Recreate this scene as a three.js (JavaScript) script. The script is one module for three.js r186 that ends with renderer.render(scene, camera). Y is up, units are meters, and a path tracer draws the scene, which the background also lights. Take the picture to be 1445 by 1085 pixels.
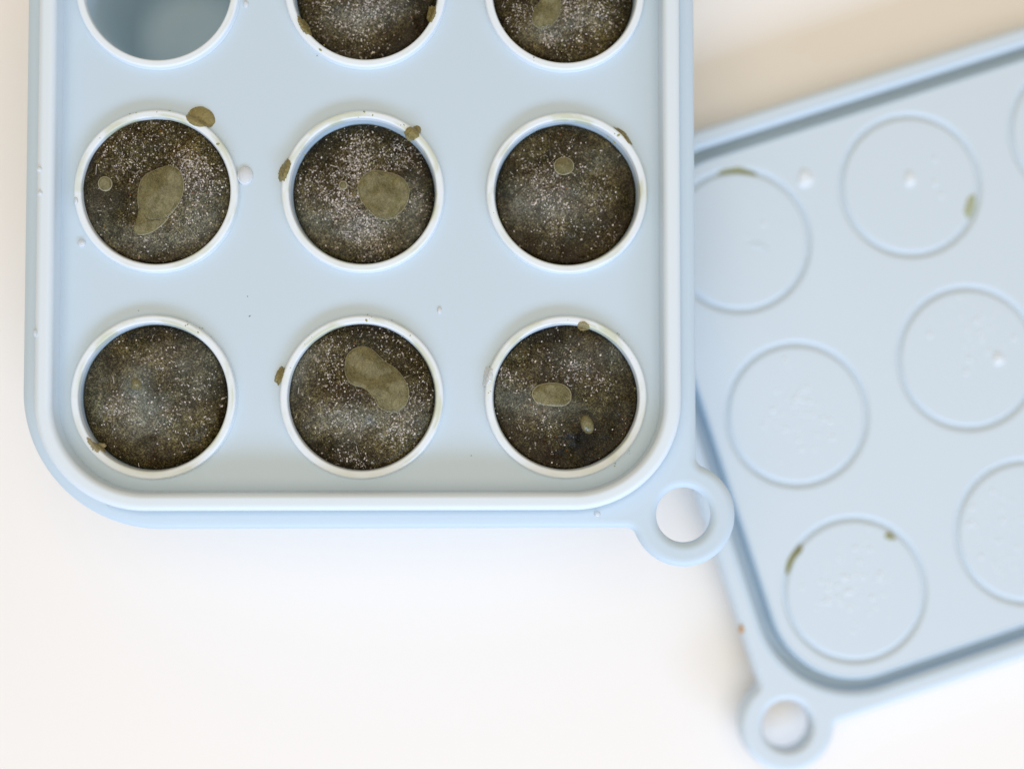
import * as THREE from 'three';
import { mergeGeometries, toCreasedNormals } from 'three/addons/utils/BufferGeometryUtils.js';

// ---------------------------------------------------------------- camera
const MM = 0.001, H = 0.058;                      // H: height of the cup lips above the table
const scene = new THREE.Scene();
const rowsR = (() => {                             // camera axes (right, down, forward) from a rotation vector
  const w = new THREE.Vector3(-0.0403071, -0.0369609, 0.0005259), t = w.length();
  const m = new THREE.Matrix4().makeRotationAxis(w.clone().divideScalar(t), t);
  const r0 = new THREE.Matrix4().set(1, 0, 0, 0, 0, 0, 1, 0, 0, -1, 0, 0, 0, 0, 0, 1);
  const e = m.multiply(r0).elements;
  return [0, 1, 2].map((i) => new THREE.Vector3(e[i], e[i + 4], e[i + 8]));
})();
const eye = new THREE.Vector3(26.198, 378.314, 67.005).multiplyScalar(MM).add(new THREE.Vector3(0, H, 0));
const camera = new THREE.PerspectiveCamera(30.37, 1445 / 1085, 0.02, 20);
camera.position.copy(eye);
camera.up.copy(rowsR[1]).negate();
camera.lookAt(eye.clone().add(rowsR[2]));
camera.focus = 0.379;
camera.userData.fStop = 2.6;

// ---------------------------------------------------------------- light: window light from below the picture's right, warm room above
scene.background = new THREE.Color().setRGB(0.43, 0.378, 0.308);
const win = new THREE.RectAreaLight(new THREE.Color().setRGB(0.47, 0.66, 1), 9.9, 1.95, 0.34);
win.position.set(0.27 * 1.34, 0.72, 0.963 * 1.34);
win.lookAt(0.02, H, 0.02);
win.castShadow = true; win.name = 'window_light'; scene.add(win);
const ceil = new THREE.RectAreaLight(new THREE.Color().setRGB(1, 0.92, 0.80), 1.32, 2.3, 2.3);
ceil.position.set(-0.05, 2.2, 0.25);
ceil.lookAt(0, H, 0); ceil.castShadow = true;
ceil.name = 'room_light'; scene.add(ceil);

const renderer = new THREE.WebGLRenderer({ antialias: true });
renderer.setSize(1024, 768);
renderer.toneMapping = THREE.LinearToneMapping;
renderer.toneMappingExposure = 1.09;
renderer.shadowMap.enabled = true;

// ---------------------------------------------------------------- helpers
let seed = 12345;
const rnd = () => { seed = (seed * 1664525 + 1013904223) >>> 0; return seed / 4294967296; };
const reseed = (s) => { seed = (s * 2654435761) >>> 0; for (let i = 0; i < 4; i++) rnd(); };
const gauss = () => Math.sqrt(-2 * Math.log(rnd() + 1e-9)) * Math.cos(6.28318 * rnd());
const hash = (x, y, s) => { let h = (x * 374761393 + y * 668265263 + s * 2147483647) | 0; h = Math.imul(h ^ (h >>> 13), 1274126177); h ^= h >>> 16; return (h >>> 0) / 4294967296; };
function noise(x, y, s = 0) {
  const xi = Math.floor(x), yi = Math.floor(y), fx = x - xi, fy = y - yi;
  const u = fx * fx * (3 - 2 * fx), v = fy * fy * (3 - 2 * fy);
  const a = hash(xi, yi, s), b = hash(xi + 1, yi, s), c = hash(xi, yi + 1, s), d = hash(xi + 1, yi + 1, s);
  return a + (b - a) * u + (c - a) * v + (a - b - c + d) * u * v;
}
const fbm = (x, y, s, o = 4) => { let v = 0, a = 0.5, n = 0; for (let i = 0; i < o; i++) { v += a * noise(x, y, s + i * 17); n += a; a *= 0.5; x = x * 2.03 + 11.3; y = y * 2.03 + 5.7; } return v / n; };
const clamp = (x, a = 0, b = 1) => Math.min(b, Math.max(a, x));
const smooth = (a, b, x) => { const t = clamp((x - a) / (b - a)); return t * t * (3 - 2 * t); };
const names = new Map();
function numbered(n) { const k = names.get(n) ?? 0; names.set(n, k + 1); return k ? n + '_' + String(k).padStart(3, '0') : n; }
function tag(o, label, category, group) { o.userData.label = label; o.userData.category = category; if (group) o.userData.group = group; return o; }
function mesh(name, geometry, material, parent = scene) {
  const o = new THREE.Mesh(geometry, material);
  o.name = parent === scene ? numbered(name) : name; o.castShadow = o.receiveShadow = true; parent.add(o); return o;
}
function thing(name, label, category, pos = [0, 0, 0], turn = 0) {
  const g = new THREE.Group(); g.name = numbered(name); g.position.set(...pos); g.rotation.y = turn; scene.add(g); return tag(g, label, category);
}
// point on the level plane y = h that the photograph shows at (px, py); used once to measure where real things lie
function at(px, py, h) {
  const d = rowsR[0].clone().multiplyScalar((px - 722.5) / 2000).addScaledVector(rowsR[1], (py - 542.5) / 2000).add(rowsR[2]);
  return eye.clone().addScaledVector(d, (h - eye.y) / d.y);
}
// a profile of [offset, height] (mm, m) swept round a rounded square of half size a, corner radius r (mm)
function sweep(a, r, profile, n = 20, straight = 6) {
  const pos = [], idx = [], m = 4 * (n + 1 + straight);
  for (const [o, y] of profile)
    for (let q = 0; q < 4; q++) {
      const cx = (q === 0 || q === 3 ? 1 : -1) * (a - r), cz = (q < 2 ? 1 : -1) * (a - r);
      let last;
      for (let i = 0; i <= n; i++) {
        const t = (q + i / n) * Math.PI / 2;
        last = [cx + (r + o) * Math.cos(t), cz + (r + o) * Math.sin(t)];
        pos.push(last[0] * MM, y, last[1] * MM);
      }
      const t = (q + 1) * Math.PI / 2, L = 2 * (a - r);
      for (let i = 1; i <= straight; i++) { const s = L * i / (straight + 1); pos.push((last[0] - Math.sin(t) * s) * MM, y, (last[1] + Math.cos(t) * s) * MM); }
    }
  for (let j = 0; j < profile.length - 1; j++)
    for (let i = 0; i < m; i++) { const k = (i + 1) % m, A = j * m + i, B = j * m + k, C = A + m, D = B + m; idx.push(A, C, B, B, C, D); }
  const g = new THREE.BufferGeometry();
  g.setAttribute('position', new THREE.Float32BufferAttribute(pos, 3)); g.setIndex(idx); g.computeVertexNormals();
  return g;
}
function roundedSquare(path, a, r) {
  path.moveTo(a, -(a - r)); path.lineTo(a, a - r); path.absarc(a - r, a - r, r, 0, Math.PI / 2, false);
  path.lineTo(-(a - r), a); path.absarc(-(a - r), a - r, r, Math.PI / 2, Math.PI, false);
  path.lineTo(-a, -(a - r)); path.absarc(-(a - r), -(a - r), r, Math.PI, Math.PI * 1.5, false);
  path.lineTo(a - r, -a); path.absarc(a - r, -(a - r), r, Math.PI * 1.5, Math.PI * 2, false);
  return path;
}
// a plate from a shape drawn in mm (shape y is the world's +z), its top face at height top
function plate(shape, top, thick, bevel, segs = 5, curve = 40, wide = bevel) {
  let g = new THREE.ExtrudeGeometry(shape, { depth: thick - 2 * bevel, bevelEnabled: bevel > 0, bevelSize: wide, bevelThickness: bevel, bevelOffset: -wide, bevelSegments: segs, curveSegments: curve });
  g = toCreasedNormals(g, 0.7); g.deleteAttribute('uv');            // in mm: it joins corners closer than 0.01
  g.scale(MM, MM, MM); g.rotateX(Math.PI / 2); g.translate(0, top - bevel * MM, 0);
  const P = g.getAttribute('position'), N = g.getAttribute('normal');   // faces stay level up to where the rounding starts
  for (let i = 0; i < P.count; i++) if (wide > 0) { if (P.getY(i) > top - 1e-6) N.setXYZ(i, 0, 1, 0); else if (P.getY(i) < top - thick * MM + 1e-6) N.setXYZ(i, 0, -1, 0); }
  return g;
}
// the two sides of a geometry cut by the upright plane nx*x + nz*z = k
function split(g, nx, nz, k) {
  const P = g.getAttribute('position'), N = g.getAttribute('normal'), out = [[[], []], [[], []]];
  for (let t = 0; t < P.count; t += 3) {
    const v = [0, 1, 2].map((i) => { const p = new THREE.Vector3().fromBufferAttribute(P, t + i); return { p, n: new THREE.Vector3().fromBufferAttribute(N, t + i), d: nx * p.x + nz * p.z - k }; });
    for (const side of [0, 1]) {
      const s = side ? 1 : -1, poly = [];
      for (let i = 0; i < 3; i++) {
        const a = v[i], b = v[(i + 1) % 3];
        if (a.d * s >= 0) poly.push(a);
        if ((a.d * s >= 0) !== (b.d * s >= 0)) { const f = a.d / (a.d - b.d); poly.push({ p: a.p.clone().lerp(b.p, f), n: a.n.clone().lerp(b.n, f).normalize() }); }
      }
      for (let i = 1; i + 1 < poly.length; i++) for (const q of [poly[0], poly[i], poly[i + 1]]) { out[side][0].push(...q.p); out[side][1].push(...q.n); }
    }
  }
  return out.map(([p, n]) => { const o = new THREE.BufferGeometry(); o.setAttribute('position', new THREE.Float32BufferAttribute(p, 3)); o.setAttribute('normal', new THREE.Float32BufferAttribute(n, 3)); return o; });
}
function lathe(profile, n = 96) {            // [[radius mm, height m], ...]
  return new THREE.LatheGeometry(profile.map(([r, y]) => new THREE.Vector2(Math.max(r, 0.0001) * MM, y)), n);
}
const arc = (cx, cy, rx, ry, a0, a1, n) => Array.from({ length: n + 1 }, (_, i) => { const t = a0 + (a1 - a0) * i / n; return [cx + rx * Math.cos(t), cy + ry * Math.sin(t)]; });
// a smooth closed outline through points
function outline(points, n) {
  const c = new THREE.CatmullRomCurve3(points.map(([x, z]) => new THREE.Vector3(x, 0, z)), true, 'centripetal');
  return c.getSpacedPoints(n).slice(0, n).map((p) => [p.x, p.z]);
}
// a rounded lump lying on the surface base(x, z): outline in metres round [ox, oz], positions relative to that origin
function lump(pts, base, thick, { sink = 0.0004, flat = 0.5, rings = 9, rough = 0, s = 1, origin = [0, 0, 0], bulge = 0 } = {}) {
  const n = pts.length; let cx = 0, cz = 0; for (const [x, z] of pts) { cx += x / n; cz += z / n; }
  const pos = [], uv = [], idx = [];
  const put = (x, z, y) => { pos.push(x - origin[0], y - origin[1], z - origin[2]); uv.push(x * 100, z * 100); };
  put(cx, cz, base(cx, cz) + thick);
  for (let j = 1; j <= rings; j++) {
    const f = Math.sin(j / rings * Math.PI / 2);
    for (const [x, z] of pts) {
      const X = cx + (x - cx) * f, Z = cz + (z - cz) * f;
      const k = Math.pow(Math.max(0, 1 - f * f), flat);
      put(X, Z, base(X, Z) + thick * k + rough * thick * k * (noise(X * 4000, Z * 4000, s) - 0.5) - (j === rings ? 0 : 0));
    }
  }
  for (const [x, z] of pts) put(x, z, base(x, z) - sink);
  for (let i = 0; i < n; i++) idx.push(0, 1 + (i + 1) % n, 1 + i);
  for (let j = 0; j < rings; j++) for (let i = 0; i < n; i++) { const k = (i + 1) % n, A = 1 + j * n + i, B = 1 + j * n + k; idx.push(A, B, A + n, B, B + n, A + n); }
  const g = new THREE.BufferGeometry();
  g.setAttribute('position', new THREE.Float32BufferAttribute(pos, 3)); g.setAttribute('uv', new THREE.Float32BufferAttribute(uv, 2)); g.setIndex(idx); g.computeVertexNormals();
  return g;
}
function dataTexture(data, w, h, srgb, repeat) {
  const t = new THREE.DataTexture(data, w, h); t.magFilter = THREE.LinearFilter; t.minFilter = THREE.LinearMipmapLinearFilter; t.generateMipmaps = true;
  if (srgb) t.colorSpace = THREE.SRGBColorSpace; if (repeat) t.wrapS = t.wrapT = THREE.RepeatWrapping;
  t.needsUpdate = true; return t;
}
const toS = (c) => Math.round(255 * clamp(c <= 0.0031308 ? c * 12.92 : 1.055 * Math.pow(c, 1 / 2.4) - 0.055));

// ---------------------------------------------------------------- materials
const phys = (r, g, b, o = {}) => new THREE.MeshPhysicalMaterial({ color: new THREE.Color().setRGB(r, g, b), roughness: 0.5, ...o });
const M = {
  table: phys(0.9, 0.86, 0.805, { roughness: 0.8 }),
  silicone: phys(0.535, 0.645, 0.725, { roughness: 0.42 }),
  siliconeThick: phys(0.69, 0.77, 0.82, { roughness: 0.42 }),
  lip: phys(0.9, 0.9, 0.9, { roughness: 0.48, vertexColors: true }),
  cup: phys(0.55, 0.675, 0.74, { roughness: 0.45 }),
  lidBounceTint: phys(0.51, 0.645, 0.745, { roughness: 0.4 }),  // deeper blue of light bouncing in the channel, put into its colour
  lid: phys(0.60, 0.69, 0.75, { roughness: 0.4 }),
  smear: phys(0.15, 0.115, 0.04, { roughness: 0.3, ior: 1.31, transmission: 0.3, thickness: 0, transparent: true, opacity: 0.86 }),
  smearPale: phys(0.34, 0.28, 0.12, { roughness: 0.35, transparent: true, opacity: 0.75 }),
  smearGreen: phys(0.33, 0.325, 0.11, { roughness: 0.45, transparent: true, opacity: 0.78 }),
  smearFaint: phys(0.46, 0.48, 0.22, { roughness: 0.5, transparent: true, opacity: 0.6 }),
  orange: phys(0.50, 0.25, 0.05, { roughness: 0.5 }),
  droplet: phys(0.84, 0.88, 0.9, { roughness: 0.08, ior: 1.33, transmission: 0.32, thickness: 0.001 }),
  mist: phys(0.74, 0.805, 0.845, { roughness: 0.15, ior: 1.33 }),
  frost: phys(0.60, 0.545, 0.50, { roughness: 0.35 }),
  dust: phys(0.12, 0.12, 0.12, { roughness: 0.8 }),
  bubbleRim: phys(0.33, 0.30, 0.18, { roughness: 0.1, clearcoat: 1, clearcoatRoughness: 0.03 }),
};

// ---------------------------------------------------------------- table
{
  const g = new THREE.BoxGeometry(1.6, 0.03, 1.2); g.translate(0, -0.015, 0);
  const o = mesh('table_top', g, M.table); o.userData.kind = 'structure';
}

// ---------------------------------------------------------------- the filled tray
const CUPPX = [[221, -19], [515, -19], [797, -14], [219, 268.5], [511.5, 269], [800.5, 271], [215, 560], [510, 560], [799, 560]];
const cups = CUPPX.map(([x, y]) => { const p = at(x, y, H); return [p.x, p.z]; });
const DECK = H - 0.0022, RIM = H + 0.005, FL = H - 0.0027, LIP_O = 21.8, LIP_I = 19.7;
const wallR = (y) => 19.6 - 3.0 * clamp((H - y) / 0.046);      // inner radius (mm) of a cup at height y
const tray = thing('silicone_tray', 'pale blue silicone freezer tray with nine round cups, mostly filled with dark puree', 'tray');
const plateWithLoop = (a, r, hole, holeR, lx, lz, sx, sz) => {   // flange outline with a hanging loop at the corner (sx, sz)
  const s = new THREE.Shape(), c = lx, ro = 14, rf = 3, e = a;
  const dx = e + rf - c, dz = Math.sqrt((ro + rf) ** 2 - dx * dx), zf = c - dz;
  const a0 = Math.atan2(-dz, dx), a1 = Math.atan2(dx, -dz);
  s.moveTo(a, -(a - r)); s.lineTo(e, zf);
  s.absarc(e + rf, zf, rf, Math.PI, Math.atan2(dz, -dx), true);
  s.absarc(c, c, ro, a0, a1, false);
  s.absarc(zf, e + rf, rf, Math.atan2(-dx, dz), -Math.PI / 2, true);
  s.lineTo(-(a - r), a); s.absarc(-(a - r), a - r, r, Math.PI / 2, Math.PI, false);
  s.lineTo(-a, -(a - r)); s.absarc(-(a - r), -(a - r), r, Math.PI, Math.PI * 1.5, false);
  s.lineTo(a - r, -a); s.absarc(a - r, -(a - r), r, Math.PI * 1.5, Math.PI * 2, false);
  const h = new THREE.Path(); h.absarc(c, c, 7.4, 0, Math.PI * 2, true); s.holes.push(h);
  s.holes.push(roundedSquare(new THREE.Path(), hole, holeR));
  return s;
};
{
  // deck with nine openings
  const s = roundedSquare(new THREE.Shape(), 81.2, 25);
  for (const [x, z] of cups) { const h = new THREE.Path(); h.absarc(x / MM, z / MM, 21, 0, Math.PI * 2, true); s.holes.push(h); }
  mesh('deck', plate(s, DECK, 2, 0, 1, 48), M.silicone, tray);
  // raised bead round the deck
  const w = 4.7, b = 1.7;
  const prof = [[0, FL - 0.003], [0, FL], [0, RIM - b * MM],
    ...arc(-b, RIM - b * MM, b, b * MM, 0, Math.PI / 2, 8).slice(1), ...arc(-w + b, RIM - b * MM, b, b * MM, Math.PI / 2, Math.PI, 8),
    [-w - 0.05, DECK + 0.0006], [-w - 0.25, DECK + 0.0001], [-w - 0.3, DECK - 0.0006]];
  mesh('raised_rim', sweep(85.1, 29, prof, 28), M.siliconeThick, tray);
  // flange with the hanging loop
  const fg = plate(plateWithLoop(90.3, 37, 84.5, 28.4, 86.8), FL, 3.6, 1.75, 8, 48, 2.5);
  const [flange, loop] = split(fg, 1, 1, 0.1597);
  mesh('flange', flange, M.silicone, tray); mesh('hanging_loop', loop, M.silicone, tray);
  // outer skirt under the flange, down to the table
  mesh('side_wall', sweep(84, 28, [[0, FL - 0.002], [-1, 0.012], [-3, 0.001], [-5, 0.0004], [-9, 0.0004]], 16), M.silicone, tray);
}
// stain strength on a lip by angle
const stains = cups.map((_, i) => { reseed(50 + i); return [rnd() * 9, i > 2 ? 1 : 0.35]; });
cups.forEach(([x, z], i) => {
  const c = mesh('cup', lathe([[0, 0.004], [6, 0.004], [11, 0.0045], [14.2, 0.0062], [15.8, 0.0085], [16.7, 0.012], ...Array.from({ length: 10 }, (_, k) => { const y = 0.014 + (H - 0.0018 - 0.014) * k / 9; return [wallR(y), y]; })], 72), M.cup, tray);
  c.position.set(x, 0, z);
  const mid = (LIP_O + LIP_I) / 2, rr = (LIP_O - LIP_I) / 2;
  const g = lathe([[LIP_O + 0.25, DECK - 0.0003], [LIP_O + 0.06, DECK + 0.0004], [LIP_O, H - 0.0011], ...arc(LIP_O - 0.7, H - 0.0007, 0.7, 0.0007, 0, Math.PI / 2, 6), ...arc(LIP_I + 0.55, H - 0.0006, 0.55, 0.0006, Math.PI / 2, Math.PI, 6), [wallR(H - 0.0018), H - 0.0018]], 144);
  const P = g.getAttribute('position'), col = [];
  for (let k = 0; k < P.count; k++) {
    const a = Math.atan2(P.getZ(k), P.getX(k)), r = Math.hypot(P.getX(k), P.getZ(k)) / MM;
    const dir = 0.5 + 0.5 * Math.cos(a + 0.95);                          // more residue towards the upper right
    const st = clamp(stains[i][1] * (smooth(0.45, 0.75, fbm(a * 3.2 + stains[i][0], r * 0.9, i)) * (0.25 + dir) * 1.25 + 0.06) * (r < mid + 0.5 ? 1 : 0.55));
    const base = [0.765, 0.825, 0.868], mk = [0.50, 0.53, 0.30];
    for (let q = 0; q < 3; q++) col.push((base[q] * (1 - st * 0.62) + mk[q] * st * 0.62) / 0.9);
  }
  g.setAttribute('color', new THREE.Float32BufferAttribute(col, 3));
  mesh('cup_rim', g, M.lip, c);
});

// ---------------------------------------------------------------- frozen puree
// every filling: cup, depth of its edge below the lip (mm), dome (mm), speck clusters [px, py, radius px, amount], painted sheen, tone
const FILL = [
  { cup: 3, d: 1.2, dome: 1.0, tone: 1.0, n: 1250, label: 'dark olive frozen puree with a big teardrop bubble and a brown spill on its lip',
    cl: [[268, 232, 34, 3], [285, 262, 34, 1.6], [165, 215, 38, 0.9], [215, 185, 50, 0.6], [185, 235, 26, 0.9], [270, 305, 42, 0.8], [200, 340, 50, 0.4]], paintedSheen: [[215, 335, 60, 22, 0.5], [280, 300, 34, 40, 0.5], [135, 300, 26, 40, 0.3]] },
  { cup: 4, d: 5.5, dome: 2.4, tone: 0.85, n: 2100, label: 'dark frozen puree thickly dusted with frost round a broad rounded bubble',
    cl: [[500, 238, 28, 3], [486, 290, 34, 3], [520, 330, 40, 2.6], [565, 222, 34, 1.5], [440, 260, 40, 0.8], [580, 285, 30, 0.8], [505, 210, 40, 1]], paintedSheen: [[500, 320, 70, 30, 0.7], [585, 300, 22, 46, 0.5], [430, 300, 26, 30, 0.35]] },
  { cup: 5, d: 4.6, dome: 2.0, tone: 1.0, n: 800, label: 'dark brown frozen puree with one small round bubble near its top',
    cl: [[772, 275, 36, 2.4], [835, 272, 34, 1], [785, 320, 30, 1.3], [750, 250, 40, 0.7], [850, 330, 40, 0.4], [800, 230, 60, 0.5]], paintedSheen: [[790, 285, 52, 34, 0.5], [850, 225, 40, 20, 0.35], [735, 290, 26, 36, 0.35]] },
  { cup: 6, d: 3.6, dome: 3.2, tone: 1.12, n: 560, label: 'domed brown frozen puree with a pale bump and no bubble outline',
    cl: [[163, 580, 24, 3], [250, 580, 60, 1], [225, 510, 50, 1], [185, 575, 34, 1.2], [285, 540, 30, 0.7], [165, 480, 10, 3]], paintedSheen: [[192, 535, 20, 26, 0.8], [205, 585, 42, 30, 0.75], [260, 500, 50, 26, 0.35], [140, 540, 24, 50, 0.3], [285, 530, 30, 40, 0.3]] },
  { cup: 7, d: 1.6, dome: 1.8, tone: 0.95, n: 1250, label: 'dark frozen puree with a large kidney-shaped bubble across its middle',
    cl: [[562, 600, 34, 2.4], [590, 560, 30, 1.1], [470, 525, 34, 1.4], [490, 590, 44, 1.3], [455, 485, 30, 0.7], [540, 470, 60, 0.5], [500, 655, 30, 1], [590, 500, 26, 0.7]], paintedSheen: [[490, 595, 50, 22, 0.7], [420, 530, 22, 46, 0.5], [570, 590, 40, 26, 0.4], [430, 495, 30, 30, 0.3]] },
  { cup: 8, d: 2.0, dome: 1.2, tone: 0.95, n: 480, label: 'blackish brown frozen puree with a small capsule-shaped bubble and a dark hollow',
    cl: [[715, 530, 18, 2.4], [735, 545, 18, 1.6], [815, 520, 26, 2], [845, 540, 28, 1], [770, 590, 30, 1], [780, 510, 60, 0.5], [740, 620, 60, 0.25]], paintedSheen: [[720, 560, 34, 26, 0.55], [785, 580, 44, 18, 0.5], [810, 500, 50, 30, 0.3], [870, 500, 24, 30, 0.3]], dark: [[822, 625, 20, 24, 0.8], [840, 655, 20, 18, 0.6], [765, 470, 40, 16, 0.6]] },
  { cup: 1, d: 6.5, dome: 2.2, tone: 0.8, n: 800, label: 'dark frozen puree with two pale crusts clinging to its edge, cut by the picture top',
    cl: [[500, 28, 26, 3], [525, 8, 40, 1.6], [460, 20, 40, 0.8], [545, -10, 50, 0.6], [510, 60, 40, 0.5]], paintedSheen: [[495, 30, 40, 22, 0.6], [545, 10, 40, 20, 0.45]] },
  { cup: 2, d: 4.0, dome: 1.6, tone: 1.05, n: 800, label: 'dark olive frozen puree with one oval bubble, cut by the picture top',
    cl: [[775, 54, 14, 3], [815, 10, 46, 1.2], [735, 20, 30, 0.8], [850, 20, 40, 0.6], [800, 60, 40, 0.5]], paintedSheen: [[770, 50, 30, 14, 0.5], [800, 25, 50, 20, 0.45]] },
];
const TS = 512;
function pureeTextures(f, i, R) {               // colour and relief over a square of side 2R round the cup's middle
  reseed(700 + i);
  const col = new Float32Array(TS * TS * 3), bump = new Float32Array(TS * TS);
  const [cx, cz] = cups[f.cup], y = H - f.d * MM + f.dome * MM * 0.6;
  const toUV = (px, py) => { const p = at(px, py, y); return [((p.x - cx) / R * 0.5 + 0.5) * TS, ((p.z - cz) / R * 0.5 + 0.5) * TS]; };
  const k = TS / (2 * R) * 0.188 * MM;           // texels in one px of the photograph
  const paintedSheen = f.paintedSheen.map(([a, b, rx, rz, s]) => [...toUV(a, b), rx * k, rz * k, s]), dk = (f.dark ?? []).map(([a, b, rx, rz, s]) => [...toUV(a, b), rx * k, rz * k, s]);
  const cw = f.cl.map(([a, b, q, m]) => [...toUV(a, b), q * k * 1.5, Math.min(1, 0.35 * m)]);
  for (let v = 0; v < TS; v++) for (let u = 0; u < TS; u++) {
    const n1 = fbm(u / 120, v / 120, i * 7 + 1, 3), n2 = fbm(u / 22, v / 22, i * 7 + 2, 3), n3 = noise(u / 3.2, v / 3.2, i * 7 + 3), n4 = noise(u / 1.7, v / 1.7, i * 7 + 4), rd = noise(u / 60, v / 60, i * 7 + 5);
    let t = 0.36 + 0.65 * (n1 - 0.5) + 0.55 * (n2 - 0.5) + 1.0 * (n3 - 0.5) + 0.9 * (n4 - 0.5);
    t = clamp(t, 0.02, 1.3);
    let r = 0.010 + 0.135 * t * t + 0.012 * rd, g = 0.0085 + 0.113 * t * t + 0.002 * rd, b = 0.002 + 0.042 * t * t;
    let h = 0;
    for (const [a, c, rx, rz, s] of paintedSheen) { const q = ((u - a) / rx) ** 2 + ((v - c) / rz) ** 2; if (q < 7) h += s * Math.exp(-q); }
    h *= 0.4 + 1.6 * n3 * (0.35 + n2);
    r += 0.10 * h; g += 0.116 * h; b += 0.106 * h;  // sheen of window and ceiling painted into the colour
    for (const [a, c, rx, rz, s] of dk) { const q = ((u - a) / rx) ** 2 + ((v - c) / rz) ** 2, e = 1 - s * Math.exp(-q); r *= e; g *= e; b *= e; }
    let fr = 0;                                   // paler at painted sheen and frost clusters, dark reflections painted in between
    for (const [a, c, rx, rz, s] of paintedSheen) { const q = ((u - a) / rx) ** 2 + ((v - c) / rz) ** 2; if (q < 6) fr += s * Math.exp(-q * 0.6); }
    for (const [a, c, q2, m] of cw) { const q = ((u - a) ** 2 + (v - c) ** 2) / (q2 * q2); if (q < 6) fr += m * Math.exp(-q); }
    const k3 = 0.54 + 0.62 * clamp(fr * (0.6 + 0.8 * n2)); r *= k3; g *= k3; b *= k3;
    const o = (v * TS + u) * 3; const k2 = 0.98 * f.tone; col[o] = r * k2; col[o + 1] = g * k2; col[o + 2] = b * k2;
    bump[v * TS + u] = 0.35 * n3 + 0.3 * n4 + 0.3 * n2;
  }
  const dab = (x, z, rad, c, al, up) => {
    const x0 = Math.floor(x - rad - 1), z0 = Math.floor(z - rad - 1);
    for (let v = Math.max(0, z0); v <= z0 + 2 * rad + 3 && v < TS; v++) for (let u = Math.max(0, x0); u <= x0 + 2 * rad + 3 && u < TS; u++) {
      const d = Math.hypot(u + 0.5 - x, v + 0.5 - z), a = al * clamp(rad - d + 0.6); if (a <= 0) continue;
      const o = (v * TS + u) * 3; for (let q = 0; q < 3; q++) col[o + q] += (c[q] - col[o + q]) * a;
      bump[v * TS + u] += a * up;
    }
  };
  const tot = f.cl.reduce((s, c) => s + c[2] * c[2] * c[3], 0);
  const pick = () => { let q = rnd() * tot; for (const c of f.cl) { q -= c[2] * c[2] * c[3]; if (q <= 0) return c; } return f.cl[0]; };
  for (let n = 0; n < f.n * 1.05; n++) {                // frost grains and scraps of fibre
    let x, z;
    if (rnd() < 0.10) { const a = rnd() * 6.283, r = Math.sqrt(rnd()) * TS * 0.49; x = TS / 2 + r * Math.cos(a); z = TS / 2 + r * Math.sin(a); }
    else { const c = pick(), p = toUV(c[0], c[1]); x = p[0] + gauss() * c[2] * k * 0.52; z = p[1] + gauss() * c[2] * k * 0.52; }
    const b = 0.22 + 0.75 * rnd() * rnd() + 0.06 * rnd(), warm = rnd();
    const c = [b * (1.0 + 0.05 * warm), b * (0.93 - 0.03 * warm), b * (0.88 - 0.14 * warm)];
    if (rnd() < 0.15) { const a = rnd() * 6.283, L = 4 + rnd() * 12, bend = (rnd() - 0.5) * 0.2; for (let s = 0; s < L; s++) dab(x + s * Math.cos(a + bend * s), z + s * Math.sin(a + bend * s), 0.7, c, 0.55, 0.3); }
    else { const r = 0.95 + 2.2 * Math.pow(rnd(), 3); dab(x, z, r, c, 0.55 + 0.45 * rnd(), 0.6); for (let q = 0; q < 2; q++) if (rnd() < 0.5) dab(x + gauss() * r, z + gauss() * r, r * 0.75, c, 0.8, 0.5); }
  }
  for (let n = 0; n < 2200; n++) { const a = rnd() * 6.283, r = Math.sqrt(rnd()) * TS * 0.49; const b = 0.05 + 0.12 * rnd(); dab(TS / 2 + r * Math.cos(a), TS / 2 + r * Math.sin(a), 0.6 + 0.7 * rnd(), [b * 1.15, b, b * 0.62], 0.6, 0.2); }
  for (let n = 0; n < 45; n++) { const a = rnd() * 6.283, r = Math.sqrt(rnd()) * TS * 0.48, w = rnd(); dab(TS / 2 + r * Math.cos(a), TS / 2 + r * Math.sin(a), 1.0 + 1.6 * rnd(), w < 0.6 ? [0.10, 0.025, 0.016] : [0.25, 0.09, 0.02], 0.7, 0.1); }
  const A = new Uint8Array(TS * TS * 4), B = new Uint8Array(TS * TS * 4);
  for (let n = 0; n < TS * TS; n++) { for (let q = 0; q < 3; q++) A[n * 4 + q] = toS(col[n * 3 + q]); A[n * 4 + 3] = 255; const h = clamp(bump[n] / 1.8) * 255; B[n * 4] = B[n * 4 + 1] = B[n * 4 + 2] = h; B[n * 4 + 3] = 255; }
  return [dataTexture(A, TS, TS, true), dataTexture(B, TS, TS, false)];
}
const puree = [];                                // by cup: group and height function
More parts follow.
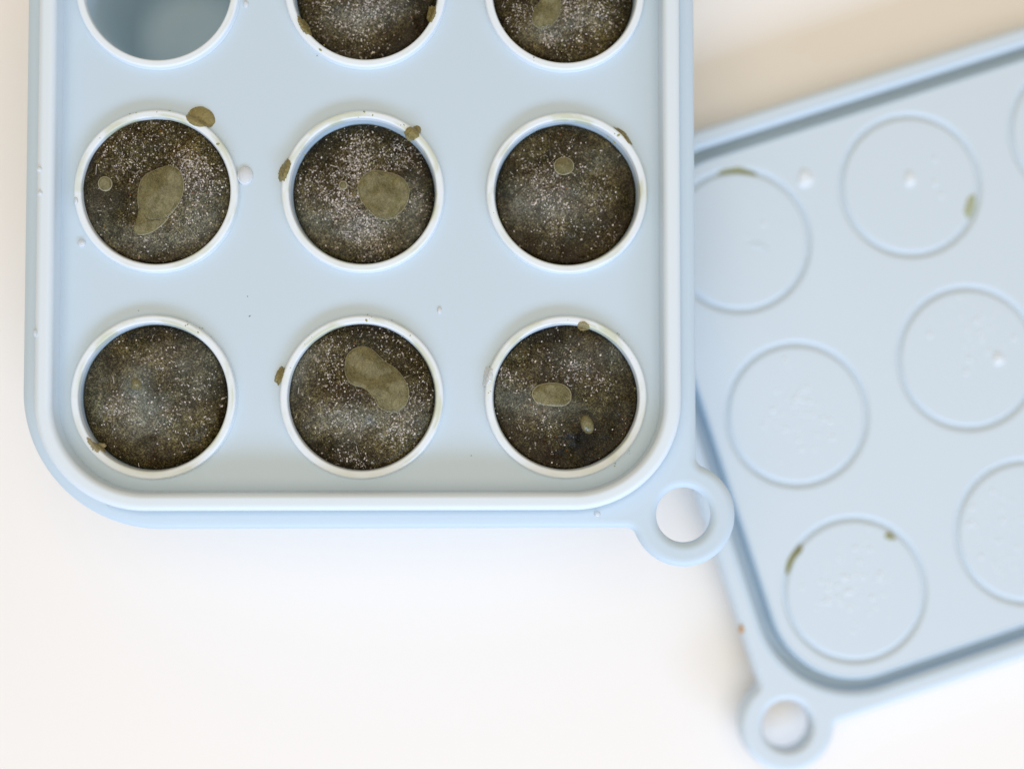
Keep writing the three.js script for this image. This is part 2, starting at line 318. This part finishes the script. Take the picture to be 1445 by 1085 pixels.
FILL.forEach((f, i) => {
  const [cx, cz] = cups[f.cup], yE = H - f.d * MM, R = (wallR(yE) + 0.12) * MM;
  const g = thing('frozen_puree', f.label, 'frozen puree', [cx, 0.004, cz]);
  const hollows = (f.dark ?? []).map(([a, b, rx, rz, s]) => { const p = at(a, b, yE); return [p.x, p.z, rx * 0.188 * MM, rz * 0.188 * MM, s]; });
  const bumps = f.cup === 6 ? [[...at(196, 536, yE).toArray().filter((_, k) => k !== 1), 0.0032, 0.0020]] : [];
  const height = (x, z) => {
    const r = Math.hypot(x - cx, z - cz) / R, e = 1 - smooth(0.90, 1.0, r);
    let h = yE + f.dome * MM * (1 - 0.35 * r * r - 0.65 * r ** 5) + 0.0030 * (fbm(x * 110 + 7, z * 110 + 3, i + 31, 3) - 0.5) * (0.25 + e) + 0.00022 * (fbm(x * 700, z * 700, i + 61, 2) - 0.5);
    h -= 0.0006 * smooth(0.955, 1.0, r) * (0.4 + 1.4 * fbm(Math.atan2(z - cz, x - cx) * 2.5 + 9, 0, i + 5, 3));
    for (const [a, b, rx, rz, s] of hollows) h -= 0.0014 * s * Math.exp(-(((x - a) / rx) ** 2 + ((z - b) / rz) ** 2));
    for (const [a, b, rr, s] of bumps) h += s * Math.exp(-((x - a) ** 2 + (z - b) ** 2) / (rr * rr));
    return h;
  };
  const NR = 56, NA = 160, pos = [], uv = [], idx = [];
  for (let j = 0; j <= NR; j++) for (let k = 0; k < NA; k++) {
    const t = k / NA * 2 * Math.PI, rj = j / NR, edge = R * (1 - 0.022 * smooth(0.45, 0.8, fbm(Math.cos(t) * 1.6 + 5, Math.sin(t) * 1.6 + 5, i + 91, 3)));
    const x = cx + edge * rj * Math.cos(t), z = cz + edge * rj * Math.sin(t);
    pos.push(x - cx, height(x, z) - 0.004, z - cz); uv.push((x - cx) / R * 0.5 + 0.5, (z - cz) / R * 0.5 + 0.5);
  }
  for (const yy of [0.010, 0.0]) for (let k = 0; k < NA; k++) { // body of the frozen block down in the cup
    const t = k / NA * 2 * Math.PI, rr = Math.min((wallR(yy + 0.004) - 0.4) * MM, R) - (yy === 0 ? 0.004 : 0);
    pos.push(rr * Math.cos(t), yy + 0.002, rr * Math.sin(t)); uv.push(0.5 + 0.5 * Math.cos(t), 0.5 + 0.5 * Math.sin(t));
  }
  for (let j = 0; j < NR + 2; j++) for (let k = 0; k < NA; k++) { const q = (k + 1) % NA, A = j * NA + k, B = j * NA + q; idx.push(A, B, A + NA, B, B + NA, A + NA); }
  const geo = new THREE.BufferGeometry();
  geo.setAttribute('position', new THREE.Float32BufferAttribute(pos, 3)); geo.setAttribute('uv', new THREE.Float32BufferAttribute(uv, 2)); geo.setIndex(idx); geo.computeVertexNormals();
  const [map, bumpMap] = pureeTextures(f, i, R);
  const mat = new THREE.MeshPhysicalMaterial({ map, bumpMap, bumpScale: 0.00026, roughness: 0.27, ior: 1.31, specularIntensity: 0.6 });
  mesh('body', geo, mat, g);
  // the coarsest frost grains and slivers stand on the surface
  reseed(900 + i); const grains = [], tot = f.cl.reduce((q, c) => q + c[2] * c[2] * c[3], 0);
  for (let n = 0; n < f.n * 0.22; n++) {
    let q = rnd() * tot, c = f.cl[0]; for (const e of f.cl) { q -= e[2] * e[2] * e[3]; if (q <= 0) { c = e; break; } }
    const p = at(c[0] + gauss() * c[2] * 0.48, c[1] + gauss() * c[2] * 0.48, yE + f.dome * MM * 0.6);
    if (rnd() < 0.1) { const a = rnd() * 6.283, d = Math.sqrt(rnd()) * R * 0.93; p.x = cx + d * Math.cos(a); p.z = cz + d * Math.sin(a); }
    if (Math.hypot(p.x - cx, p.z - cz) > R * 0.94) continue;
    const z = (0.11 + 0.17 * rnd() * rnd()) * MM, g1 = rnd() < 0.16 ? new THREE.BoxGeometry(z * (4 + 6 * rnd()), z * 0.45, z * 0.45) : new THREE.IcosahedronGeometry(z, 0);
    g1.deleteAttribute('uv'); const g2 = g1.index ? g1.toNonIndexed() : g1;
    g2.scale(1 + 0.6 * rnd(), 0.55, 1); g2.rotateY(rnd() * 6.283); g2.translate(p.x - cx, height(p.x, p.z) - 0.004 + z * 0.15, p.z - cz); grains.push(g2);
  }
  const fr = mesh('frost_grains', mergeGeometries(grains), M.frost, g); fr.userData.kind = 'stuff';
  puree[f.cup] = { g, height, map, R };
});

// bubbles under the ice film: lens-shaped lumps with a bright edge
const bubbleTex = (() => {
  const n = 256, d = new Uint8Array(n * n * 4); reseed(99);
  for (let v = 0; v < n; v++) for (let u = 0; u < n; u++) {
    const t = 0.55 + 0.6 * (fbm(u / 60, v / 60, 3, 3) - 0.5) + 0.9 * (noise(u / 5, v / 5, 8) - 0.5) + 0.25 * (noise(u / 14, v / 14, 9) - 0.5), o = (v * n + u) * 4;
    d[o] = toS(0.078 + 0.16 * t); d[o + 1] = toS(0.068 + 0.14 * t); d[o + 2] = toS(0.03 + 0.066 * t); d[o + 3] = 255;
  }
  const t = dataTexture(d, n, n, true, true); return t;
})();
M.bubble = new THREE.MeshPhysicalMaterial({ map: bubbleTex, roughness: 0.12, ior: 1.36, transparent: true, opacity: 0.88 });
const loc = (cup, pts) => pts.map(([x, y]) => { const p = at(x, y, H - (FILL.find((f) => f.cup === cup)?.d ?? 0) * MM + 0.001); return [p.x, p.z]; });
const ring = (cx, cy, rx, ry = rx, turn = 0, n = 12, wob = 0) => Array.from({ length: n }, (_, i) => { const t = i / n * 6.28318, k = 1 + wob * Math.sin(3 * t + 1); return [cx + k * (rx * Math.cos(t) * Math.cos(turn) - ry * Math.sin(t) * Math.sin(turn)), cy + k * (rx * Math.cos(t) * Math.sin(turn) + ry * Math.sin(t) * Math.cos(turn))]; });
function bubble(cup, px, thick, edge = 0.00012, { onlyRim = false, flat = 0.35, edgeFrom = 0, edgeTo = 1 } = {}) {
  const { g, height } = puree[cup], pts = outline(loc(cup, px), 72), origin = [g.position.x, g.position.y, g.position.z];
  const b = mesh('air_bubble', lump(pts, height, thick * 1.5, { origin, flat, rings: 10, sink: 0.0003 }), M.bubble, g);
  if (edge > 0) {
    const c = pts.slice(Math.floor(edgeFrom * 72), Math.ceil(edgeTo * 72)), full = edgeTo - edgeFrom >= 1;
    const curve = new THREE.CatmullRomCurve3(c.map(([x, z]) => new THREE.Vector3(x - origin[0], height(x, z) + edge * 0.6 - origin[1], z - origin[2])), full);
    mesh('bubble_edge', new THREE.TubeGeometry(curve, 110, edge * 0.95, 6, full), M.bubbleRim, b);
  }
  return b;
}
bubble(3, [[216, 240], [236, 234], [252, 240], [258, 256], [256, 276], [246, 294], [230, 308], [208, 309], [196, 298], [193, 280], [196, 260], [204, 247]], 0.0006, 0.00009);
bubble(3, [[195, 292], [206, 308], [230, 308], [236, 306], [222, 320], [204, 330], [190, 329], [188, 322], [191, 308]], 0.00035, 0.00011, { edgeFrom: 0.25, edgeTo: 0.72 });
bubble(3, ring(147, 259, 9, 9.5), 0.0005, 0.00017);
bubble(4, [[510, 252], [524, 242], [548, 244], [568, 252], [577, 268], [573, 288], [562, 302], [545, 311], [531, 307], [518, 294], [508, 280], [505, 264]], 0.0007, 0.0001);
bubble(4, ring(484, 262, 5.5), 0.0003, 0.00017);
bubble(5, ring(795.5, 235, 13.5, 12), 0.0006, 0.00018);
bubble(6, ring(195, 543, 8, 8, 0.3, 12, 0.05), 0.0006, 0, { flat: 0.8 });
bubble(7, [[487, 512], [492, 498], [508, 489], [524, 493], [540, 508], [560, 522], [575, 545], [576, 563], [566, 578], [552, 582], [536, 575], [527, 560], [514, 548], [498, 543], [488, 530]], 0.0007, 0.00008);
bubble(8, [[751, 556], [758, 545], [775, 541], [795, 543], [805, 552], [805, 565], [796, 572], [775, 572], [758, 568]], 0.0005, 0.00013);
bubble(8, ring(829, 599, 9, 14, -0.35), 0.0008, 0, { flat: 0.6 });
bubble(2, ring(772, 16, 17, 27, 0.55, 12, 0.03), 0.0006, 0.00008);

// ---------------------------------------------------------------- spills and drops on the tray
function surf(x, z) {                             // height of what lies in or on the tray at (x, z)
  let best = 9, bi = 0; cups.forEach(([a, b], i) => { const d = Math.hypot(x - a, z - b); if (d < best) { best = d; bi = i; } });
  const r = best / MM;
  if (r < LIP_I - 0.5 && puree[bi]) return Math.max(puree[bi].height(x, z), H - 0.002);
  if (r < LIP_O + 0.1) { const t = (r - (LIP_O + LIP_I) / 2) / ((LIP_O - LIP_I) / 2 + 0.1); return H - 0.0011 + 0.0011 * Math.sqrt(Math.max(0, 1 - t * t)); }
  const m = Math.max(Math.abs(x), Math.abs(z)) / MM;
  if (m > 85.1) return FL;
  if (m > 80.4) return RIM - 0.0002;
  return Math.max(DECK, DECK + 0.0012 * (1 - smooth(LIP_O, LIP_O + 1, r)));
}
const onTray = (pts) => pts.map(([x, y]) => { const p = at(x, y, H - 0.0005); return [p.x, p.z]; });
function spill(name, px, thick, mat, label, category, o = {}) {
  let pts = outline(o.map ? o.map(px) : onTray(px), o.n ?? 56), base = o.base ?? surf;
  let cx = 0, cz = 0; for (const [x, z] of pts) { cx += x / pts.length; cz += z / pts.length; }
  const jit = o.jitter ?? 0.22;                       // ragged outline
  pts = pts.map(([x, z]) => { const k = 1 + jit * (fbm(x * 2600 + 3, z * 2600 + 8, 40, 3) - 0.5) * 2; return [cx + (x - cx) * k, cz + (z - cz) * k]; });
  const origin = [cx, base(cx, cz), cz];
  const m = mesh(name, lump(pts, base, thick, { rough: 0.7, s: names.size * 3, ...o, origin }), mat);
  m.position.set(...origin); return tag(m, label, category, o.group);
}
const smearTex = (() => { const n = 128, d = new Uint8Array(n * n * 4); for (let v = 0; v < n; v++) for (let u = 0; u < n; u++) { const t = 0.5 + 0.7 * (noise(u / 3, v / 3, 2) - 0.5) + 0.5 * (fbm(u / 14, v / 14, 5, 3) - 0.5), o = (v * n + u) * 4; d[o] = toS(0.19 + 0.33 * t); d[o + 1] = toS(0.152 + 0.27 * t); d[o + 2] = toS(0.05 + 0.11 * t); d[o + 3] = 255; } const t = dataTexture(d, n, n, true, true); t.repeat.set(2, 2); return t; })();
M.smear.map = smearTex; M.smear.color.setRGB(1, 1, 1);
spill('puree_spill', ring(281.5, 164, 20, 15.5, 0.25, 12, 0.03), 0.0009, M.smear, 'round brown puree spill bridging the lip and the deck beside the teardrop bubble', 'puree spill', { flat: 0.4, rough: 0.2, jitter: 0.05 });
spill('puree_spill', ring(581, 188, 10.5, 9, 0, 10), 0.0008, M.smear, 'glossy brown puree drop on the lip above the frostiest puree', 'puree spill', { flat: 0.5 });
spill('puree_spill', [[583, 177], [590, 175], [594, 181], [592, 187], [588, 183]], 0.0005, M.smear, 'narrow reddish brown puree crumb behind the glossy drop on the lip', 'puree spill');
spill('puree_spill', [[407, 223], [410, 231], [407, 243], [400, 256], [393, 253], [391, 243], [395, 232]], 0.0009, M.smear, 'brown puree clump on the outer lip of the frostiest puree, facing the white droplet', 'puree spill', { rough: 1 });
spill('puree_spill', [[868, 179], [877, 180], [887, 190], [893, 203], [887, 202], [877, 189]], 0.0008, M.smear, 'thin brown puree crescent on the lip above the small round bubble', 'puree spill', { rough: 1 });
spill('puree_spill', [[396, 516], [401, 520], [397, 535], [391, 543], [386, 538], [388, 527]], 0.0009, M.smear, 'brown puree crumb outside the lip of the puree with the kidney-shaped bubble', 'puree spill', { rough: 1 });
spill('puree_spill', [[124, 616], [131, 624], [144, 626], [146, 634], [140, 640], [132, 637], [126, 628]], 0.0006, M.smearPale, 'tan puree smear on the lower lip of the domed brown puree', 'puree spill', { rough: 1.2, jitter: 0.55, flat: 0.9 });
spill('puree_spill', ring(823, 460, 9, 6, 0.3, 10), 0.0007, M.smearPale, 'small wet tan drop on the lip above the capsule-shaped bubble', 'puree spill');
spill('puree_spill', [[419, 22], [426, 24], [434, 33], [439, 50], [434, 50], [424, 40]], 0.0012, M.smear, 'larger pale crust on the lip of the puree with two crusts', 'puree spill', { rough: 1 });
spill('puree_spill', [[606, 6], [614, 8], [614, 22], [608, 32], [603, 26], [603, 16]], 0.0012, M.smear, 'smaller crust on the lip of the puree with two crusts, towards the oval bubble', 'puree spill', { rough: 1 });
spill('puree_spill', [[686, 517], [694, 520], [692, 540], [683, 545], [682, 534]], 0.0006, M.droplet, 'clear wet smear on the outer lip beside the capsule-shaped bubble', 'water smear');
// tiny crumbs along the lips: nobody could count them
{
  reseed(4242); const parts = [];
  const spots = [[188, 163, 4], [240, 158, 3], [225, 157, 3], [265, 160, 3], [142, 196, 5], [305, 205, 4], [316, 212, 3], [520, 164, 5], [566, 172, 3], [418, 212, 5], [415, 225, 4], [590, 195, 4], [866, 190, 5], [872, 200, 4], [705, 310, 4], [700, 300, 3], [262, 458, 4], [280, 466, 5], [292, 478, 4], [520, 446, 3], [526, 451, 4], [545, 455, 4], [575, 473, 4], [428, 487, 4], [440, 478, 3], [410, 515, 3], [801, 454, 2], [732, 481, 3], [874, 474, 3], [882, 480, 4], [893, 505, 3], [902, 546, 3], [694, 550, 3], [697, 575, 2], [455, 68, 4], [448, 62, 3], [757, 77, 4], [128, 622, 4], [114, 578, 2], [145, 640, 4], [412, 600, 2], [888, 640, 3], [870, 655, 3]];
  for (const [x, y, r] of spots) for (let k = 0; k < 3; k++) {
    const p = at(x + gauss() * r * 1.1, y + gauss() * r * 0.8, H), rr = (0.08 + 0.2 * rnd() * rnd()) * MM * (r / 3.2);
    const g = new THREE.IcosahedronGeometry(rr, 1); g.scale(1 + rnd(), 0.4, 1); g.rotateY(rnd() * 6); g.translate(p.x, surf(p.x, p.z), p.z); parts.push(g);
  }
  const o = mesh('puree_crumbs', mergeGeometries(parts), M.smearGreen); o.userData.kind = 'stuff'; tag(o, 'tiny olive puree crumbs sprinkled along the white cup lips', 'crumbs');
}
const drop = (x, y, r, h, label, o = {}) => spill('water_droplet', ring(x, y, r, r * (o.k ?? 1), o.turn ?? 0, 10, 0.03), h, M.droplet, label, 'water droplet', { rough: 0, flat: 0.5, n: 28, jitter: 0, ...o });
drop(344.5, 246, 11, 0.0011, 'large whitish water droplet on the deck between the teardrop bubble and the frostiest puree', { k: 1.25 });
drop(112, 342, 6, 0.0009, 'small round water droplet on the deck below the cup with the teardrop bubble');
drop(106, 284, 4, 0.0006, 'tiny water droplet on the outer lip of the cup with the teardrop bubble', { k: 1.5 });
drop(63, 244, 4, 0.0006, 'tiny water droplet on the raised rim level with the large droplet');
drop(64, 277, 4, 0.0006, 'tiny water droplet on the raised rim, second down from the picture top');
drop(50, 424, 4, 0.0006, 'tiny water droplet on the raised rim above the bottom corner, higher of two', { k: 1.5 });
drop(55, 472, 5, 0.0007, 'tiny water droplet on the raised rim above the bottom corner, lower of two', { k: 1.3 });
drop(620, 437, 3.5, 0.0005, 'tiny water droplet on the bare deck amid four filled cups', { k: 1.5 });
drop(844, 726, 4.5, 0.0008, 'water droplet on the flange near the hanging loop');
drop(345, 3, 4, 0.0006, 'tiny water droplet on the deck beside the empty cup', { k: 1.3 });
{
  reseed(88); const parts = [];
  for (const [x, y] of [[347, 417], [350, 445], [192, 437], [946, 233], [944, 222], [665, 643]]) { const p = at(x, y, H), g = new THREE.IcosahedronGeometry(0.00009 + 0.00006 * rnd(), 0); g.scale(1 + rnd() * 1.5, 0.5, 1); g.rotateY(rnd() * 6); g.translate(p.x, surf(p.x, p.z) + 0.00005, p.z); parts.push(g); }
  const o = mesh('dust_specks', mergeGeometries(parts), M.dust); o.userData.kind = 'stuff'; tag(o, 'a few dark dust specks on the pale blue deck', 'dust');
}

// ---------------------------------------------------------------- the lid
const LT = H - 0.04246, LF = LT - 0.0006;          // plateau and flange heights
const YAW = 0.3152, lidAt = [(110.22) * MM, (6.607) * MM];
const toLid = (x, z) => [lidAt[0] + x * MM * Math.cos(YAW) + z * MM * Math.sin(YAW), lidAt[1] - x * MM * Math.sin(YAW) + z * MM * Math.cos(YAW)];
const lc = toLid(55, 55);
const lid = thing('tray_cover', 'pale blue silicone lid with ringed circles lying on the table beside the tray', 'lid', [lc[0], 0, lc[1]], YAW);
{
  const s = roundedSquare(new THREE.Shape(), 80.4, 24.6);
  for (let i = 0; i < 9; i++) { const h = new THREE.Path(); h.absarc((i % 3 - 1) * 55, (Math.floor(i / 3) - 1) * 55, 23, 0, Math.PI * 2, true); s.holes.push(h); }
  mesh('panel', plate(s, LT, 2.4, 0, 1, 48), M.lid, lid);
  const fl = LF - 0.0070;
  mesh('channel', sweep(80.4, 24.6, [[-0.3, LT - 0.0024], [0.0, LT - 0.00001], ...arc(0, LT - 0.001, 1.0, 0.001, Math.PI / 2, 0, 6).slice(1), [1.1, fl + 0.001], [1.5, fl], [4.9, fl], [5.3, fl + 0.001], [5.4, LF - 0.0008], ...arc(6.2, LF - 0.0008, 0.8, 0.0008, Math.PI, Math.PI / 2, 5), [6.7, LF - 0.0001], [7.1, LF - 0.002]], 28), M.lidBounceTint, lid);
  mesh('underside', sweep(80.4, 24.6, [[7.1, LF - 0.002], [7.0, 0.002], [6.0, 0.0004], [0.6, 0.0004]], 20), M.lid, lid);
  const g = plate(plateWithLoop(91, 37, 84.9, 29.1, 86.9), LF, 8.4, 1.6, 7, 48, 2.2);
  g.rotateY(-Math.PI / 2);                         // the loop stands at the lid's near corner
  const [fa, lo] = split(g, -1, 1, 0.1605);
  mesh('flange', fa, M.lid, lid); mesh('hanging_loop', lo, M.lid, lid);
  const cap = lathe([[0, LT], [10, LT], [18, LT], [19.7, LT - 0.00004], [20.1, LT - 0.0001], [20.5, LT - 0.0005], [20.85, LT - 0.001], [21.1, LT - 0.00115], [21.35, LT - 0.001], [21.7, LT - 0.0005], [22.1, LT - 0.0001], [22.5, LT - 0.00001], [23, LT]], 120);
  for (let i = 0; i < 9; i++) { const c = mesh('cup_cap', cap, M.lid, lid); c.position.set((i % 3 - 1) * 55 * MM, 0, (Math.floor(i / 3) - 1) * 55 * MM); }
}
const capC = Array.from({ length: 9 }, (_, i) => toLid(55 * (i % 3), 55 * Math.floor(i / 3)));
const onLid = (pts) => pts.map(([x, y]) => { const p = at(x, y, LT); return [p.x, p.z]; });
const lidBase = (x, z) => { let r = 9; for (const [a, b] of capC) r = Math.min(r, Math.hypot(x - a, z - b)); r /= MM; return LT - 0.0009 * Math.max(0, 1 - Math.abs(r - 21.1) / 1.1); };
const lo = { map: onLid, base: lidBase, rough: 0.6 };
spill('puree_smear', [[1012, 244], [1026, 238], [1045, 236], [1062, 241], [1072, 246], [1060, 247], [1044, 244], [1028, 244]], 0.0004, M.smearGreen, 'olive smear in the lid ring partly hidden by the tray', 'puree smear', lo);
spill('puree_smear', [[1132, 770], [1133, 776], [1124, 786], [1117, 800], [1112, 812], [1110, 806], [1112, 792], [1120, 779]], 0.0007, M.smearGreen, 'dark green curved smear on the ring of the lid circle nearest the loop', 'puree smear', lo);
spill('puree_smear', ring(1257, 757, 8, 5, 0.5, 10, 0.15), 0.0005, M.smearGreen, 'small olive spot on the upper edge of the lid circle nearest the loop', 'puree smear', lo);
spill('puree_smear', [[1374, 272], [1378, 280], [1376, 295], [1368, 308], [1362, 300], [1364, 288], [1368, 278]], 0.0003, M.smearFaint, 'faint yellowish smear inside the ring of the lid circle under the far edge', 'puree smear', lo);
spill('puree_smear', [[1055, 344], [1072, 342], [1086, 350], [1088, 358], [1076, 352], [1060, 350]], 0.0002, M.lid, 'barely visible curved smear inside the lid circle partly hidden by the tray', 'puree smear', lo);
{
  const p = at(1047.5, 888, LF), m = mesh('orange_crumb', new THREE.IcosahedronGeometry(0.0011, 1), M.orange);
  m.geometry.scale(0.7, 0.5, 1.3); m.position.set(p.x, LF - 0.0006, p.z); tag(m, 'orange food crumb stuck to the outer edge of the lid', 'crumb');
}
spill('water_droplet', ring(1137, 252, 11, 13, 0, 10, 0.12), 0.0008, M.mist, 'large whitish droplet on the bare lid panel between two circles', 'water droplet', { ...lo, rough: 0, jitter: 0 });
spill('water_droplet', ring(1285, 253, 8, 11, 0, 10, 0.12), 0.0007, M.mist, 'white droplet near the middle of the lid circle under the far edge', 'water droplet', { ...lo, rough: 0, jitter: 0 });
spill('water_droplet', ring(1410, 507, 8, 9, 0, 10, 0.12), 0.0007, M.mist, 'brightest white droplet inside the lid circle at the picture edge', 'water droplet', { ...lo, rough: 0, jitter: 0 });
{ // condensation inside the circles
  reseed(31); const parts = [];
  const wet = [[1135, 585, 58, 420], [1190, 825, 62, 560], [1375, 470, 62, 260], [1300, 265, 50, 24], [1400, 720, 55, 260], [1430, 800, 40, 160], [1060, 340, 50, 10]];
  for (const [x, y, r, n] of wet) for (let k = 0; k < n; k++) {
    const px = x + gauss() * r * 0.55, py = y + gauss() * r * 0.6, p = at(px, py, LT);
    if (rnd() < 0.2 || !capC.some(([a, b]) => Math.hypot(p.x - a, p.z - b) < 0.0195)) continue;
    const rr = (0.12 + 0.6 * Math.pow(rnd(), 7)) * MM, g = new THREE.SphereGeometry(rr, 10, 5, 0, Math.PI * 2, 0, Math.PI / 2); g.scale(1, 0.6, 1); g.translate(p.x, LT - 0.00002, p.z); parts.push(g);
  }
  const o = mesh('condensation_droplets', mergeGeometries(parts), M.mist); o.userData.kind = 'stuff'; tag(o, 'fine white condensation droplets inside the circles of the lid', 'condensation');
}

renderer.render(scene, camera);
